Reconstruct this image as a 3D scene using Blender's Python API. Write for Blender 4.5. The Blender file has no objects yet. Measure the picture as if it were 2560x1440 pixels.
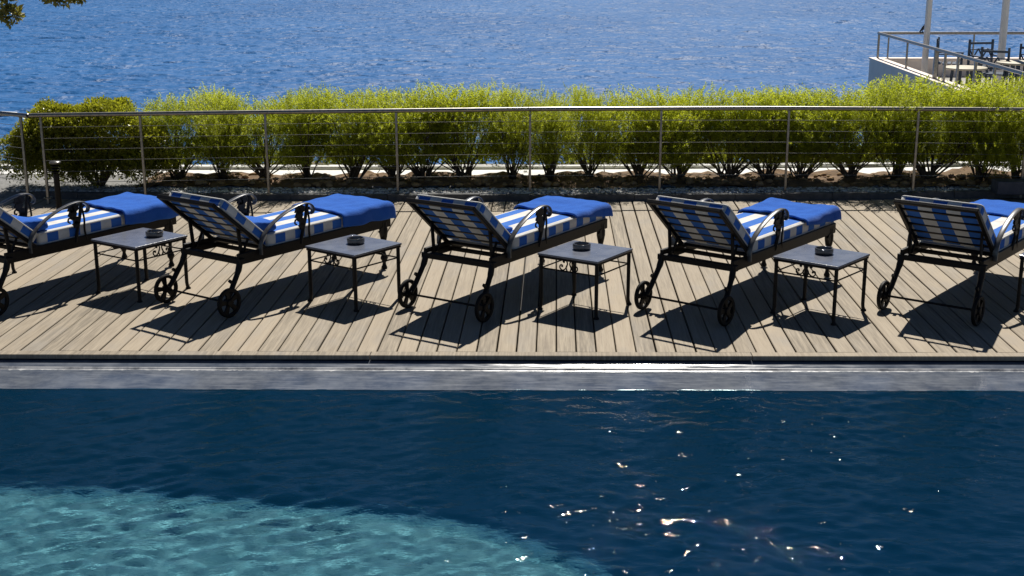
import bpy, bmesh, math, random
import numpy as np
from mathutils import Vector, Matrix
random.seed(7); rng = np.random.default_rng(7)
SC = bpy.context.scene
COL = SC.collection
R = math.radians

# ------------------------------------------------------------------ camera, sky, sun, exposure
cam_d = bpy.data.cameras.new('camera'); cam = bpy.data.objects.new('camera', cam_d); COL.objects.link(cam)
cam_d.sensor_width = 36; cam_d.lens = 3274.4/2560*36; cam_d.clip_start = .05; cam_d.clip_end = 60000
_r = Vector((0.99946564, 0.0326305, -0.00191829)); _u = Vector((-0.00645032, 0.25442425, 0.96707119)); _f = Vector((-0.03204408, 0.96654206, -0.25449878))
cam.matrix_world = Matrix(((_r.x, _u.x, -_f.x, 0), (_r.y, _u.y, -_f.y, 0), (_r.z, _u.z, -_f.z, 2.65), (0, 0, 0, 1)))
SC.camera = cam
SUN_EL, SUN_AZ = R(52.9), R(6.2)          # azimuth measured from +y towards +x
wd = bpy.data.worlds.new('World'); SC.world = wd; wd.use_nodes = True
wn = wd.node_tree; bg = wn.nodes['Background']
sky = wn.nodes.new('ShaderNodeTexSky'); sky.sky_type = 'NISHITA'; sky.sun_disc = False
sky.sun_elevation = SUN_EL; sky.sun_rotation = SUN_AZ
sky.air_density = .5; sky.dust_density = 0; sky.ozone_density = 3
wn.links.new(sky.outputs[0], bg.inputs[0]); bg.inputs[1].default_value = .05
sun_d = bpy.data.lights.new('sun', 'SUN'); sun_d.energy = 5; sun_d.angle = R(.53); sun_d.color = (1, .95, .87)
sun = bpy.data.objects.new('sun', sun_d); COL.objects.link(sun)
sdir = Vector((math.sin(SUN_AZ)*math.cos(SUN_EL), math.cos(SUN_AZ)*math.cos(SUN_EL), math.sin(SUN_EL)))
sun.rotation_euler = sdir.to_track_quat('Z', 'Y').to_euler(); sun.location = sdir*60
vs = SC.view_settings; vs.view_transform = 'Standard'; vs.look = 'None'; vs.gamma = 1; vs.use_curve_mapping = False; vs.exposure = .3
SC.cycles.use_denoising = True
SC.cycles.max_bounces = 8; SC.cycles.transparent_max_bounces = 16
SC.cycles.sample_clamp_indirect = 6
SC.cycles.caustics_reflective = False; SC.cycles.caustics_refractive = True; sun_d.cycles.is_caustics_light = True

# ------------------------------------------------------------------ helpers
class MB:
    def __init__(s): s.v = []; s.f = []; s.uv = {}; s.m = []; s.cm = 0
    def add(s, vs, fs, uvs=None):
        o = len(s.v); s.v += [tuple(p) for p in vs]
        for i, f in enumerate(fs):
            if uvs is not None: s.uv[len(s.f)] = uvs[i]
            s.f.append(tuple(o+k for k in f)); s.m.append(s.cm)
    def box(s, c, size, M=None):
        x, y, z = size[0]/2, size[1]/2, size[2]/2
        P = [Vector((a*x, b*y, d*z)) for d in (-1, 1) for b in (-1, 1) for a in (-1, 1)]
        if M is not None: P = [M @ p for p in P]
        c = Vector(c)
        s.add([p+c for p in P], [(0, 2, 3, 1), (4, 5, 7, 6), (0, 1, 5, 4), (2, 6, 7, 3), (0, 4, 6, 2), (1, 3, 7, 5)])
    def beam(s, a, b, w, h, up=(0, 0, 1)):
        a, b = Vector(a), Vector(b); d = b-a; L = d.length; d.normalize()
        sd = d.cross(Vector(up))
        if sd.length < 1e-4: sd = d.cross(Vector((1, 0, 0)))
        sd.normalize(); u2 = sd.cross(d)
        s.box((a+b)/2, (L, w, h), Matrix((d, sd, u2)).transposed())
    def tube(s, pts, r, n=8, closed=False, ell=None):
        P = [Vector(p) for p in pts]; k = len(P)
        rr = r if hasattr(r, '__len__') else [r]*k
        vs = []; prev = None
        for i in range(k):
            if closed: t = P[(i+1) % k]-P[i-1]
            else: t = P[min(i+1, k-1)]-P[max(i-1, 0)]
            t.normalize()
            if prev is None:
                a = t.cross(Vector((0, 0, 1)))
                if a.length < 1e-3: a = t.cross(Vector((1, 0, 0)))
            else: a = prev - t*prev.dot(t)
            a.normalize(); prev = a; b = t.cross(a)
            for j in range(n):
                th = 2*math.pi*j/n
                vs.append(P[i]+rr[i]*(math.cos(th)*a+math.sin(th)*b))
        fs = []
        for i in range(k if closed else k-1):
            i2 = (i+1) % k
            for j in range(n):
                j2 = (j+1) % n
                fs.append((i*n+j, i*n+j2, i2*n+j2, i2*n+j))
        if not closed:
            fs.append(tuple(range(n))[::-1]); fs.append(tuple((k-1)*n+j for j in range(n)))
        s.add(vs, fs)
    def lathe(s, prof, n=16, c=(0, 0, 0), M=None):
        c = Vector(c); vs = []
        for r, z in prof:
            for j in range(n):
                th = 2*math.pi*j/n; p = Vector((r*math.cos(th), r*math.sin(th), z))
                vs.append(c+(M @ p if M is not None else p))
        fs = [(i*n+j, i*n+(j+1) % n, (i+1)*n+(j+1) % n, (i+1)*n+j) for i in range(len(prof)-1) for j in range(n)]
        fs.append(tuple(range(n))[::-1]); fs.append(tuple((len(prof)-1)*n+j for j in range(n)))
        s.add(vs, fs)
    def ribbon(s, path, w0, hw, ht, axis='w'):
        """bar of rectangular section swept along a curve in the (x,z) plane at y = w0"""
        k = len(path); P = [Vector((a, 0, b)) for a, b in path]; vs = []
        for i in range(k):
            t = (P[min(i+1, k-1)]-P[max(i-1, 0)]).normalized(); n = Vector((-t.z, 0, t.x))
            for a, b in ((-1, -.6), (-.6, -1), (.6, -1), (1, -.6), (1, .6), (.6, 1), (-.6, 1), (-1, .6)):
                vs.append(P[i]+n*ht*b+Vector((0, w0+hw*a, 0)))
        fs = [(i*8+j, i*8+(j+1) % 8, (i+1)*8+(j+1) % 8, (i+1)*8+j) for i in range(k-1) for j in range(8)]
        fs.append(tuple(range(8))[::-1]); fs.append(tuple((k-1)*8+j for j in range(8)))
        s.add(vs, fs)
    def mesh(s, name, mats, smooth=False):
        me = bpy.data.meshes.new(name); me.from_pydata(s.v, [], s.f)
        for m in (mats if isinstance(mats, (list, tuple)) else [mats]): me.materials.append(m)
        if any(s.m): me.polygons.foreach_set('material_index', s.m)
        if s.uv:
            L = me.uv_layers.new(name='UVMap')
            for i, p in enumerate(me.polygons):
                q = s.uv.get(i)
                if q:
                    for k, li in enumerate(p.loop_indices): L.data[li].uv = q[k]
        me.update()
        if smooth: smooth_mesh(me, 40 if smooth is True else smooth)
        return me
    def build(s, name, mats, parent=None, smooth=False):
        return link(name, s.mesh(name, mats, smooth), parent)

def smooth_mesh(me, ang=40):
    me.polygons.foreach_set('use_smooth', [True]*len(me.polygons))
    bm = bmesh.new(); bm.from_mesh(me); bmesh.ops.recalc_face_normals(bm, faces=bm.faces)
    lim = R(ang)
    for e in bm.edges:
        if len(e.link_faces) == 2 and e.calc_face_angle(0) > lim: e.smooth = False
    bm.to_mesh(me); bm.free()
def link(name, me, parent=None):
    o = bpy.data.objects.new(name, me); COL.objects.link(o)
    if parent is not None: o.parent = parent
    return o
def empty(name, loc=(0, 0, 0), rz=0):
    o = bpy.data.objects.new(name, None); COL.objects.link(o); o.location = loc; o.rotation_euler = (0, 0, rz); o.empty_display_size = .1
    return o
def tag(o, label=None, cat=None, group=None, kind=None):
    for k, x in (('label', label), ('category', cat), ('group', group), ('kind', kind)):
        if x: o[k] = x
    return o
def copy_tree(o, parent=None):
    c = o.copy(); COL.objects.link(c)
    if parent is not None: c.parent = parent
    for ch in list(o.children): copy_tree(ch, c)
    return c
def np_mesh(name, V, F, mats, smooth=False, tint=None):
    me = bpy.data.meshes.new(name); V = np.asarray(V, np.float32); F = np.asarray(F, np.int32)
    me.vertices.add(len(V)); me.vertices.foreach_set('co', V.ravel())
    k = F.shape[1]; me.loops.add(F.size); me.loops.foreach_set('vertex_index', F.ravel())
    me.polygons.add(len(F)); me.polygons.foreach_set('loop_start', np.arange(0, F.size, k, dtype=np.int32))
    try: me.polygons.foreach_set('loop_total', np.full(len(F), k, np.int32))
    except Exception: pass
    if smooth: me.polygons.foreach_set('use_smooth', np.ones(len(F), bool))
    if tint is not None:
        a = me.attributes.new('tint', 'FLOAT', 'POINT'); a.data.foreach_set('value', np.asarray(tint, np.float32))
    me.materials.append(mats); me.update(); me.validate()
    return me
def grid_faces(nu, nv):
    i = np.arange(nu-1)[:, None]*nv+np.arange(nv-1)[None, :]
    return np.stack([i, i+nv, i+nv+1, i+1], -1).reshape(-1, 4)

# ------------------------------------------------------------------ materials
def new_mat(name):
    m = bpy.data.materials.new(name); m.use_nodes = True; nt = m.node_tree
    return m, nt, nt.nodes['Principled BSDF']
def nd(nt, t, **kw):
    n = nt.nodes.new(t)
    for k, x in kw.items():
        if k in ('operation', 'blend_type', 'data_type', 'noise_dimensions', 'attribute_name', 'feature', 'wave_type', 'bands_direction', 'distance', 'distribution', 'vector_type'): setattr(n, k, x)
        else: n.inputs[k].default_value = x
    return n
def mixc(nt, fac, a, b, bt='MIX'):
    n = nt.nodes.new('ShaderNodeMix'); n.data_type = 'RGBA'; n.blend_type = bt
    for idx, x in ((0, fac), (6, a), (7, b)):
        if hasattr(x, 'links'): nt.links.new(x, n.inputs[idx])
        else: n.inputs[idx].default_value = x if idx == 0 else (*x, 1) if len(x) == 3 else x
    return n.outputs[2]
def ramp(nt, src, lo, hi, a=0., b=1.):
    n = nt.nodes.new('ShaderNodeMapRange'); nt.links.new(src, n.inputs[0])
    for i, x in enumerate((lo, hi, a, b)): n.inputs[i+1].default_value = x
    return n.outputs[0]
def coords(nt, kind='Object', scale=(1, 1, 1)):
    tc = nt.nodes.new('ShaderNodeTexCoord'); mp = nt.nodes.new('ShaderNodeMapping'); mp.inputs['Scale'].default_value = scale
    nt.links.new(tc.outputs[kind], mp.inputs[0]); return mp.outputs[0]
def simple(name, c1, c2=None, rough=.5, metal=0, scale=20, bump=0., bscale=60, spec=.5, lo=.35, hi=.65):
    m, nt, p = new_mat(name); co = coords(nt)
    if c2 is None: c2 = tuple(x*.7 for x in c1)
    n = nd(nt, 'ShaderNodeTexNoise', Scale=scale, Detail=4.); nt.links.new(co, n.inputs['Vector'])
    nt.links.new(mixc(nt, ramp(nt, n.outputs[0], lo, hi), c1, c2), p.inputs['Base Color'])
    p.inputs['Roughness'].default_value = rough; p.inputs['Metallic'].default_value = metal
    p.inputs['Specular IOR Level'].default_value = spec
    if bump:
        b = nd(nt, 'ShaderNodeTexNoise', Scale=bscale, Detail=5.); nt.links.new(co, b.inputs['Vector'])
        bp = nd(nt, 'ShaderNodeBump', Strength=bump, Distance=.01); nt.links.new(b.outputs[0], bp.inputs['Height']); nt.links.new(bp.outputs[0], p.inputs['Normal'])
    return m

def wood_mat():
    m, nt, p = new_mat('weathered_decking'); tc = nt.nodes.new('ShaderNodeTexCoord'); oi = nt.nodes.new('ShaderNodeObjectInfo')
    off = nd(nt, 'ShaderNodeVectorMath', operation='SCALE'); off.inputs['Scale'].default_value = 37.
    cmb = nt.nodes.new('ShaderNodeCombineXYZ'); 
    for i in range(3): nt.links.new(oi.outputs['Random'], cmb.inputs[i])
    nt.links.new(cmb.outputs[0], off.inputs[0])
    ad = nd(nt, 'ShaderNodeVectorMath', operation='ADD'); nt.links.new(tc.outputs['Object'], ad.inputs[0]); nt.links.new(off.outputs[0], ad.inputs[1])
    def noise(sc, detail, s):
        mp = nt.nodes.new('ShaderNodeMapping'); mp.inputs['Scale'].default_value = sc; nt.links.new(ad.outputs[0], mp.inputs[0])
        n = nd(nt, 'ShaderNodeTexNoise', Scale=s, Detail=detail, Roughness=.65); nt.links.new(mp.outputs[0], n.inputs['Vector']); return n.outputs[0]
    g1 = noise((40, 1.6, 8), 6, 1.5); g2 = noise((160, 3, 8), 3, 1.); g3 = noise((2.2, 1.1, 1), 3, 1.2)
    base = mixc(nt, ramp(nt, oi.outputs['Random'], 0, 1), (.34, .278, .20), (.168, .142, .106))
    c = mixc(nt, ramp(nt, g1, .38, .68), base, (.37, .312, .23))
    c = mixc(nt, ramp(nt, g2, .56, .72, 0, .55), c, (.14, .115, .09))
    c = mixc(nt, ramp(nt, g3, .5, .75, 0, .7), c, (.27, .245, .21))
    nt.links.new(c, p.inputs['Base Color']); p.inputs['Roughness'].default_value = .7; p.inputs['Specular IOR Level'].default_value = .25
    bp = nd(nt, 'ShaderNodeBump', Strength=.35, Distance=.003); nt.links.new(g1, bp.inputs['Height']); nt.links.new(bp.outputs[0], p.inputs['Normal'])
    return m

def stripe_mat():
    m, nt, p = new_mat('striped_canvas'); tc = nt.nodes.new('ShaderNodeTexCoord'); sp = nt.nodes.new('ShaderNodeSeparateXYZ'); nt.links.new(tc.outputs['UV'], sp.inputs[0])
    fr = nd(nt, 'ShaderNodeMath', operation='FRACT'); nt.links.new(sp.outputs[0], fr.inputs[0])
    lt = nd(nt, 'ShaderNodeMath', operation='LESS_THAN'); lt.inputs[1].default_value = .5; nt.links.new(fr.outputs[0], lt.inputs[0])
    n = nd(nt, 'ShaderNodeTexNoise', Scale=9., Detail=3.); nt.links.new(tc.outputs['Object'], n.inputs['Vector'])
    wv = nd(nt, 'ShaderNodeTexNoise', Scale=700., Detail=1.); nt.links.new(tc.outputs['Object'], wv.inputs['Vector'])
    white = mixc(nt, ramp(nt, n.outputs[0], .35, .7), (.72, .70, .66), (.60, .575, .53))
    blue = mixc(nt, ramp(nt, n.outputs[0], .3, .7), (.035, .14, .50), (.05, .175, .54))
    c = mixc(nt, lt.outputs[0], white, blue); c = mixc(nt, ramp(nt, wv.outputs[0], .4, .6, 0, .12), c, (.3, .3, .3), 'MULTIPLY')
    nt.links.new(c, p.inputs['Base Color']); p.inputs['Roughness'].default_value = .85; p.inputs['Specular IOR Level'].default_value = .15
    bp = nd(nt, 'ShaderNodeBump', Strength=.3, Distance=.02); nt.links.new(n.outputs[0], bp.inputs['Height']); nt.links.new(bp.outputs[0], p.inputs['Normal'])
    return m

def towel_mat():
    m, nt, p = new_mat('blue_terry'); tc = nt.nodes.new('ShaderNodeTexCoord')
    n = nd(nt, 'ShaderNodeTexNoise', Scale=300., Detail=2.); nt.links.new(tc.outputs['Object'], n.inputs['Vector'])
    n2 = nd(nt, 'ShaderNodeTexNoise', Scale=7., Detail=3.); nt.links.new(tc.outputs['Object'], n2.inputs['Vector'])
    c = mixc(nt, ramp(nt, n2.outputs[0], .3, .7), (.022, .112, .46), (.034, .142, .53)); c = mixc(nt, ramp(nt, n.outputs[0], .35, .65, 0, .35), c, (.014, .06, .30))
    nt.links.new(c, p.inputs['Base Color']); p.inputs['Roughness'].default_value = .95; p.inputs['Specular IOR Level'].default_value = .05
    p.inputs['Sheen Weight'].default_value = .12; p.inputs['Sheen Roughness'].default_value = .5
    bp = nd(nt, 'ShaderNodeBump', Strength=.6, Distance=.004); nt.links.new(n.outputs[0], bp.inputs['Height'])
    b2 = nd(nt, 'ShaderNodeBump', Strength=.5, Distance=.03); nt.links.new(n2.outputs[0], b2.inputs['Height']); nt.links.new(bp.outputs[0], b2.inputs['Normal']); nt.links.new(b2.outputs[0], p.inputs['Normal'])
    return m

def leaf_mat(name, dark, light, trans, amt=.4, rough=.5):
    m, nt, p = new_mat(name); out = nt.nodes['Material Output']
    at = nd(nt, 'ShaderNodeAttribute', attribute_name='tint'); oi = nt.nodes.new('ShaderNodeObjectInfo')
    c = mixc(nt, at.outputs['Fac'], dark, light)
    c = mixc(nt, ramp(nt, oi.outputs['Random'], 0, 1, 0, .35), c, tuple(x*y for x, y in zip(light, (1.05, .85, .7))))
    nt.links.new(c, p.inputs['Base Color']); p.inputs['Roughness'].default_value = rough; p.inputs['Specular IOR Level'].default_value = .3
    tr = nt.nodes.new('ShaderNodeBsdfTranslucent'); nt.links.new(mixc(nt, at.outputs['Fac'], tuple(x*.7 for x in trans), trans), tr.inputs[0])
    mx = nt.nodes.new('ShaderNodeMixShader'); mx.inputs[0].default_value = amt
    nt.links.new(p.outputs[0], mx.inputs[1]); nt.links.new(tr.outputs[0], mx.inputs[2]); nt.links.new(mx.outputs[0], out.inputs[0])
    return m

def pool_water_mat():
    m, nt, p = new_mat('pool_water'); out = nt.nodes['Material Output']; nt.nodes.remove(p)
    n = nd(nt, 'ShaderNodeTexNoise', Scale=15., Detail=3., Roughness=.55); nt.links.new(coords(nt, 'Object', (1, 1.9, 1)), n.inputs['Vector'])
    bp = nd(nt, 'ShaderNodeBump', Strength=.38, Distance=.014); nt.links.new(n.outputs[0], bp.inputs['Height'])
    fr = nd(nt, 'ShaderNodeFresnel', IOR=1.33); nt.links.new(bp.outputs[0], fr.inputs['Normal'])
    gl = nd(nt, 'ShaderNodeBsdfGlossy', Roughness=.02); nt.links.new(bp.outputs[0], gl.inputs['Normal'])
    rf = nd(nt, 'ShaderNodeBsdfRefraction', IOR=1.33, Roughness=0.); rf.inputs[0].default_value = (.75, .94, .97, 1)
    n3 = nd(nt, 'ShaderNodeTexNoise', Scale=26., Detail=2., Roughness=.5); nt.links.new(coords(nt, 'Object', (1, 1.6, 1)), n3.inputs['Vector'])
    b3 = nd(nt, 'ShaderNodeBump', Strength=.45, Distance=.012); nt.links.new(n3.outputs[0], b3.inputs['Height']); nt.links.new(b3.outputs[0], rf.inputs['Normal'])
    df = nt.nodes.new('ShaderNodeBsdfDiffuse'); df.inputs[0].default_value = (.004, .195, .43, 1)      # light scattered back by the water body
    m1 = nt.nodes.new('ShaderNodeMixShader'); m1.inputs[0].default_value = .078; nt.links.new(rf.outputs[0], m1.inputs[1]); nt.links.new(df.outputs[0], m1.inputs[2])
    m2 = nt.nodes.new('ShaderNodeMixShader'); nt.links.new(fr.outputs[0], m2.inputs[0]); nt.links.new(m1.outputs[0], m2.inputs[1]); nt.links.new(gl.outputs[0], m2.inputs[2])
    nt.links.new(m2.outputs[0], out.inputs[0]); return m

def sea_mat():
    m, nt, p = new_mat('sea_water'); prev = None
    for sc, st, dist, sx in ((.30, 1., 1.1, .75), (.9, 1., .36, .8), (2.6, .6, .10, 1)):
        n = nd(nt, 'ShaderNodeTexNoise', Scale=sc, Detail=3., Roughness=.55); nt.links.new(coords(nt, 'Object', (sx, 1, 1)), n.inputs['Vector'])
        bp = nd(nt, 'ShaderNodeBump', Strength=st, Distance=dist); nt.links.new(n.outputs[0], bp.inputs['Height'])
        if prev is not None: nt.links.new(prev, bp.inputs['Normal'])
        prev = bp.outputs[0]
    nt.links.new(prev, p.inputs['Normal'])
    n2 = nd(nt, 'ShaderNodeTexNoise', Scale=.03, Detail=3.); nt.links.new(coords(nt), n2.inputs['Vector'])
    nt.links.new(mixc(nt, ramp(nt, n2.outputs[0], .35, .65), (.014, .10, .28), (.024, .122, .32)), p.inputs['Base Color'])
    p.inputs['Roughness'].default_value = .5; p.inputs['IOR'].default_value = 1.33; p.inputs['Specular IOR Level'].default_value = .16
    return m

def slate_wet_mat():
    m, nt, p = new_mat('wet_slate'); co = coords(nt, 'Object', (1, 1, 1))
    n = nd(nt, 'ShaderNodeTexNoise', Scale=7., Detail=6., Roughness=.65); nt.links.new(co, n.inputs['Vector'])
    st = coords(nt, 'Object', (1.2, 9, 1)); n2 = nd(nt, 'ShaderNodeTexNoise', Scale=4., Detail=5.); nt.links.new(st, n2.inputs['Vector'])
    c = mixc(nt, ramp(nt, n.outputs[0], .35, .7), (.065, .08, .11), (.15, .165, .19)); c = mixc(nt, ramp(nt, n2.outputs[0], .5, .7, 0, .4), c, (.22, .235, .27))
    nt.links.new(c, p.inputs['Base Color'])
    nt.links.new(ramp(nt, n2.outputs[0], .3, .7, .07, .22), p.inputs['Roughness'])
    bp = nd(nt, 'ShaderNodeBump', Strength=.25, Distance=.006); nt.links.new(n2.outputs[0], bp.inputs['Height']); nt.links.new(bp.outputs[0], p.inputs['Normal'])
    return m

def ledge_mat():
    m, nt, p = new_mat('pebbled_pool_ledge'); co = coords(nt)
    v = nd(nt, 'ShaderNodeTexVoronoi', Scale=26.); nt.links.new(co, v.inputs['Vector'])
    n = nd(nt, 'ShaderNodeTexNoise', Scale=5., Detail=5., Roughness=.7); nt.links.new(co, n.inputs['Vector'])
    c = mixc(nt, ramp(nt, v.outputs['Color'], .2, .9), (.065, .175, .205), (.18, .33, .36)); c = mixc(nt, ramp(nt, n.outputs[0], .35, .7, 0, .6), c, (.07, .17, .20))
    sp = nt.nodes.new('ShaderNodeSeparateXYZ'); nt.links.new(co, sp.inputs[0])      # colour darkens to navy down the apron, painting in the dimming of deeper water
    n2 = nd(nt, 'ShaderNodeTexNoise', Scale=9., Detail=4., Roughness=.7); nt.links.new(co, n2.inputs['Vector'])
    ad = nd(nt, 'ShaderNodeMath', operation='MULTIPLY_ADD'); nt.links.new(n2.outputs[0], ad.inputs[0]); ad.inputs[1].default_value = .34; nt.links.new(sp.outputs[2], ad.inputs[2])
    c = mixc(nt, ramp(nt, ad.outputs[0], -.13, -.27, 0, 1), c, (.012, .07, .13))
    nt.links.new(c, p.inputs['Base Color']); p.inputs['Roughness'].default_value = .7; return m

M = dict(
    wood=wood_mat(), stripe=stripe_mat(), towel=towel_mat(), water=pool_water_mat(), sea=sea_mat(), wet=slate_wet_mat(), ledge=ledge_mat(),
    iron=simple('cast_bronze_iron', (.0045, .0038, .0032), (.008, .006, .005), rough=.5, scale=40, bump=.15, bscale=120, spec=.22),
    steelarm=simple('worn_arm_paint', (.05, .047, .045), (.10, .098, .095), rough=.3, scale=25, spec=.8),
    rubber=simple('black_rubber', (.006, .006, .006), (.011, .010, .010), rough=.6, scale=60, spec=.15),
    slatetop=simple('slate_tabletop', (.115, .128, .165), (.165, .177, .215), rough=.2, scale=9, bump=.15, bscale=40, spec=.6),
    piping=simple('white_piping', (.62, .61, .58), (.5, .49, .46), rough=.8, scale=60),
    ash=simple('dark_glass_ashtray', (.05, .047, .043), (.09, .085, .078), rough=.07, scale=30, spec=.9),
    steel=simple('brushed_steel', (.30, .285, .26), (.20, .19, .175), rough=.34, metal=1, scale=30),
    cable=simple('steel_cable', (.36, .36, .34), (.28, .28, .26), rough=.45, metal=1, scale=80),
    kerb=simple('dark_slate_kerb', (.045, .047, .050), (.085, .086, .086), rough=.75, scale=14, bump=.5, bscale=30),
    navy=simple('blue_slate_block', (.03, .038, .06), (.055, .062, .085), rough=.6, scale=14, bump=.4, bscale=30),
    pebble=simple('grey_pebbles', (.50, .50, .48), (.74, .73, .70), rough=.8, scale=9, lo=.4, hi=.6),
    pebbled=simple('dark_pebbles', (.20, .20, .19), (.34, .33, .31), rough=.8, scale=9, lo=.4, hi=.6),
    ground=simple('grey_grit', (.15, .15, .145), (.24, .235, .225), rough=.9, scale=30, bump=.5, bscale=120),
    soil=simple('red_brown_soil', (.20, .125, .07), (.11, .07, .04), rough=.95, scale=9, bump=.8, bscale=45),
    litter=simple('leaf_litter', (.26, .15, .07), (.40, .27, .14), rough=.9, scale=8),
    path=simple('white_paving', (.72, .71, .68), (.62, .61, .58), rough=.8, scale=4, bump=.15, bscale=60),
    plaster=simple('white_plaster', (.95, .82, .72), (.86, .74, .65), rough=.8, scale=3, bump=.1, bscale=50),
    paint=simple('white_pole_paint', (.88, .85, .82), (.80, .77, .74), rough=.45, scale=6),
    sand=simple('terrace_tiles', (.42, .40, .35), (.34, .32, .28), rough=.8, scale=5),
    chair=simple('dark_chair_paint', (.03, .055, .095), (.045, .07, .11), rough=.5, scale=30),
    tablewood=simple('pale_table_top', (.55, .50, .38), (.47, .42, .31), rough=.6, scale=12),
    bark=simple('grey_brown_bark', (.10, .075, .05), (.055, .04, .028), rough=.9, scale=25, bump=.6, bscale=60),
    rock=simple('coast_rock', (.20, .17, .14), (.10, .09, .08), rough=.9, scale=3, bump=.8, bscale=9),
    tile=simple('navy_pool_tile', (.012, .16, .34), (.016, .19, .38), rough=.4, scale=6),
    foam=simple('sea_foam', (.85, .86, .86), (.7, .73, .75), rough=.9, scale=2),
    slope=simple('scrub_slope', (.07, .075, .03), (.13, .11, .06), rough=.95, scale=1.5, bump=.8, bscale=6),
    dark=simple('under_deck', (.02, .018, .016), (.03, .028, .025), rough=.9, scale=5),
    bird=simple('black_feathers', (.012, .012, .016), (.03, .03, .035), rough=.5, scale=60),
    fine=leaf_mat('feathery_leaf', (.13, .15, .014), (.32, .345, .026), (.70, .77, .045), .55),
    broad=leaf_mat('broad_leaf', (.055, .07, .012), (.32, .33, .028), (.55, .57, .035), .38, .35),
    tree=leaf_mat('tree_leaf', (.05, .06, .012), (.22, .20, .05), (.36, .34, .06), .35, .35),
    lime=leaf_mat('lime_ground_leaf', (.13, .17, .02), (.26, .30, .03), (.40, .44, .04), .4),
)

# ------------------------------------------------------------------ water surfaces
def spectrum(n, lmin, lmax, slope, dir0, spread, rg):
    lam = np.exp(rg.uniform(np.log(lmin), np.log(lmax), n)); k = 2*np.pi/lam
    th = dir0+rg.normal(0, spread, n); ph = rg.uniform(0, 2*np.pi, n)
    a = slope*math.sqrt(2/n)/k
    return k*np.cos(th), k*np.sin(th), a, ph
def waves(X, Y, S, chop=0.):
    Z = np.zeros_like(X)
    for kx, ky, a, ph in zip(*S): Z += a*np.sin(kx*X+ky*Y+ph)
    return Z
SEA_Z = -8.
def build_sea():
    rg = np.random.default_rng(3)
    S1 = spectrum(60, .9, 2.4, .10, R(86), .6, rg); S2 = spectrum(60, 2.2, 5.5, .085, R(86), .45, rg)
    d = np.geomspace(48, 330, 620); t = np.linspace(-.50, .50, 640)
    D, T = np.meshgrid(d, t, indexing='ij'); X = D*T-.033*D; Y = D
    Z = waves(X, Y, S1)+waves(X, Y, S2)
    me = np_mesh('sea', np.stack([X, Y, Z+SEA_Z], -1).reshape(-1, 3), grid_faces(*X.shape)[:, ::-1], M['sea'], True)
    return tag(link('sea', me), kind='structure')
build_sea()
mb = MB(); r_ = 28000
mb.add([(-r_, -200, SEA_Z-.7), (r_, -200, SEA_Z-.7), (r_, r_, SEA_Z-.7), (-r_, r_, SEA_Z-.7)], [(0, 1, 2, 3)])
tag(mb.build('water', M['sea']), kind='structure')
# a patch of white water near the rocks
V = []; F = []
for k in range(22):
    c = np.array([-36.2+rng.normal(0, .9), 82.5+rng.normal(0, .8)]); n = 9; o = len(V); rr = rng.uniform(.25, .8)
    V.append((*c, SEA_Z+.32))
    for j in range(n):
        q = rr*rng.uniform(.6, 1.2); V.append((c[0]+q*math.cos(6.283*j/n)*1.3, c[1]+q*math.sin(6.283*j/n), SEA_Z+.2))
    F += [(o, o+1+j, o+1+(j+1) % n) for j in range(n)]
tag(link('sea_foam', np_mesh('sea_foam', V, F, M['foam'])), kind='stuff')

POOL_Z = -.085
def lip_y(x): return 8.30+.02*x+.0006*x*x             # front edge of the deck
def build_pool():
    rg = np.random.default_rng(11)
    x = np.concatenate([np.arange(-6.2, -4.2, .05), np.arange(-4.2, 4.0, .011), np.arange(4.0, 6.21, .05)]); s = np.concatenate([np.arange(0, 2.9, .010), np.geomspace(2.9, 12, 40)[1:]])
    Xg, Sg = np.meshgrid(x, s, indexing='ij'); Y = lip_y(Xg)-.44-Sg
    A = spectrum(34, .08, .28, .122, R(104), .62, rg); B = spectrum(34, .08, .28, .122, R(72), .62, rg); S2 = spectrum(22, .34, 1.0, .03, R(86), .45, rg)
    q = np.clip(.5+Xg*.16+.2*np.sin(Y*1.7), 0, 1); mod = .8+.35*np.sin(Xg*1.3+.7*Y)*np.sin(.6*Xg-1.7*Y+1)
    Z = (waves(Xg, Y, A)*np.sqrt(1-q)+waves(Xg, Y, B)*np.sqrt(q))*mod+waves(Xg, Y, S2)
    Z *= .55+.45*np.clip(Sg/.25, 0, 1)
    me = np_mesh('pool_water', np.stack([Xg, Y, Z+POOL_Z], -1).reshape(-1, 3), grid_faces(*Xg.shape)[:, ::-1], M['water'], True)
    o = tag(link('pool_water', me), kind='structure'); o.cycles.is_caustics_caster = True; return o
build_pool()
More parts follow.
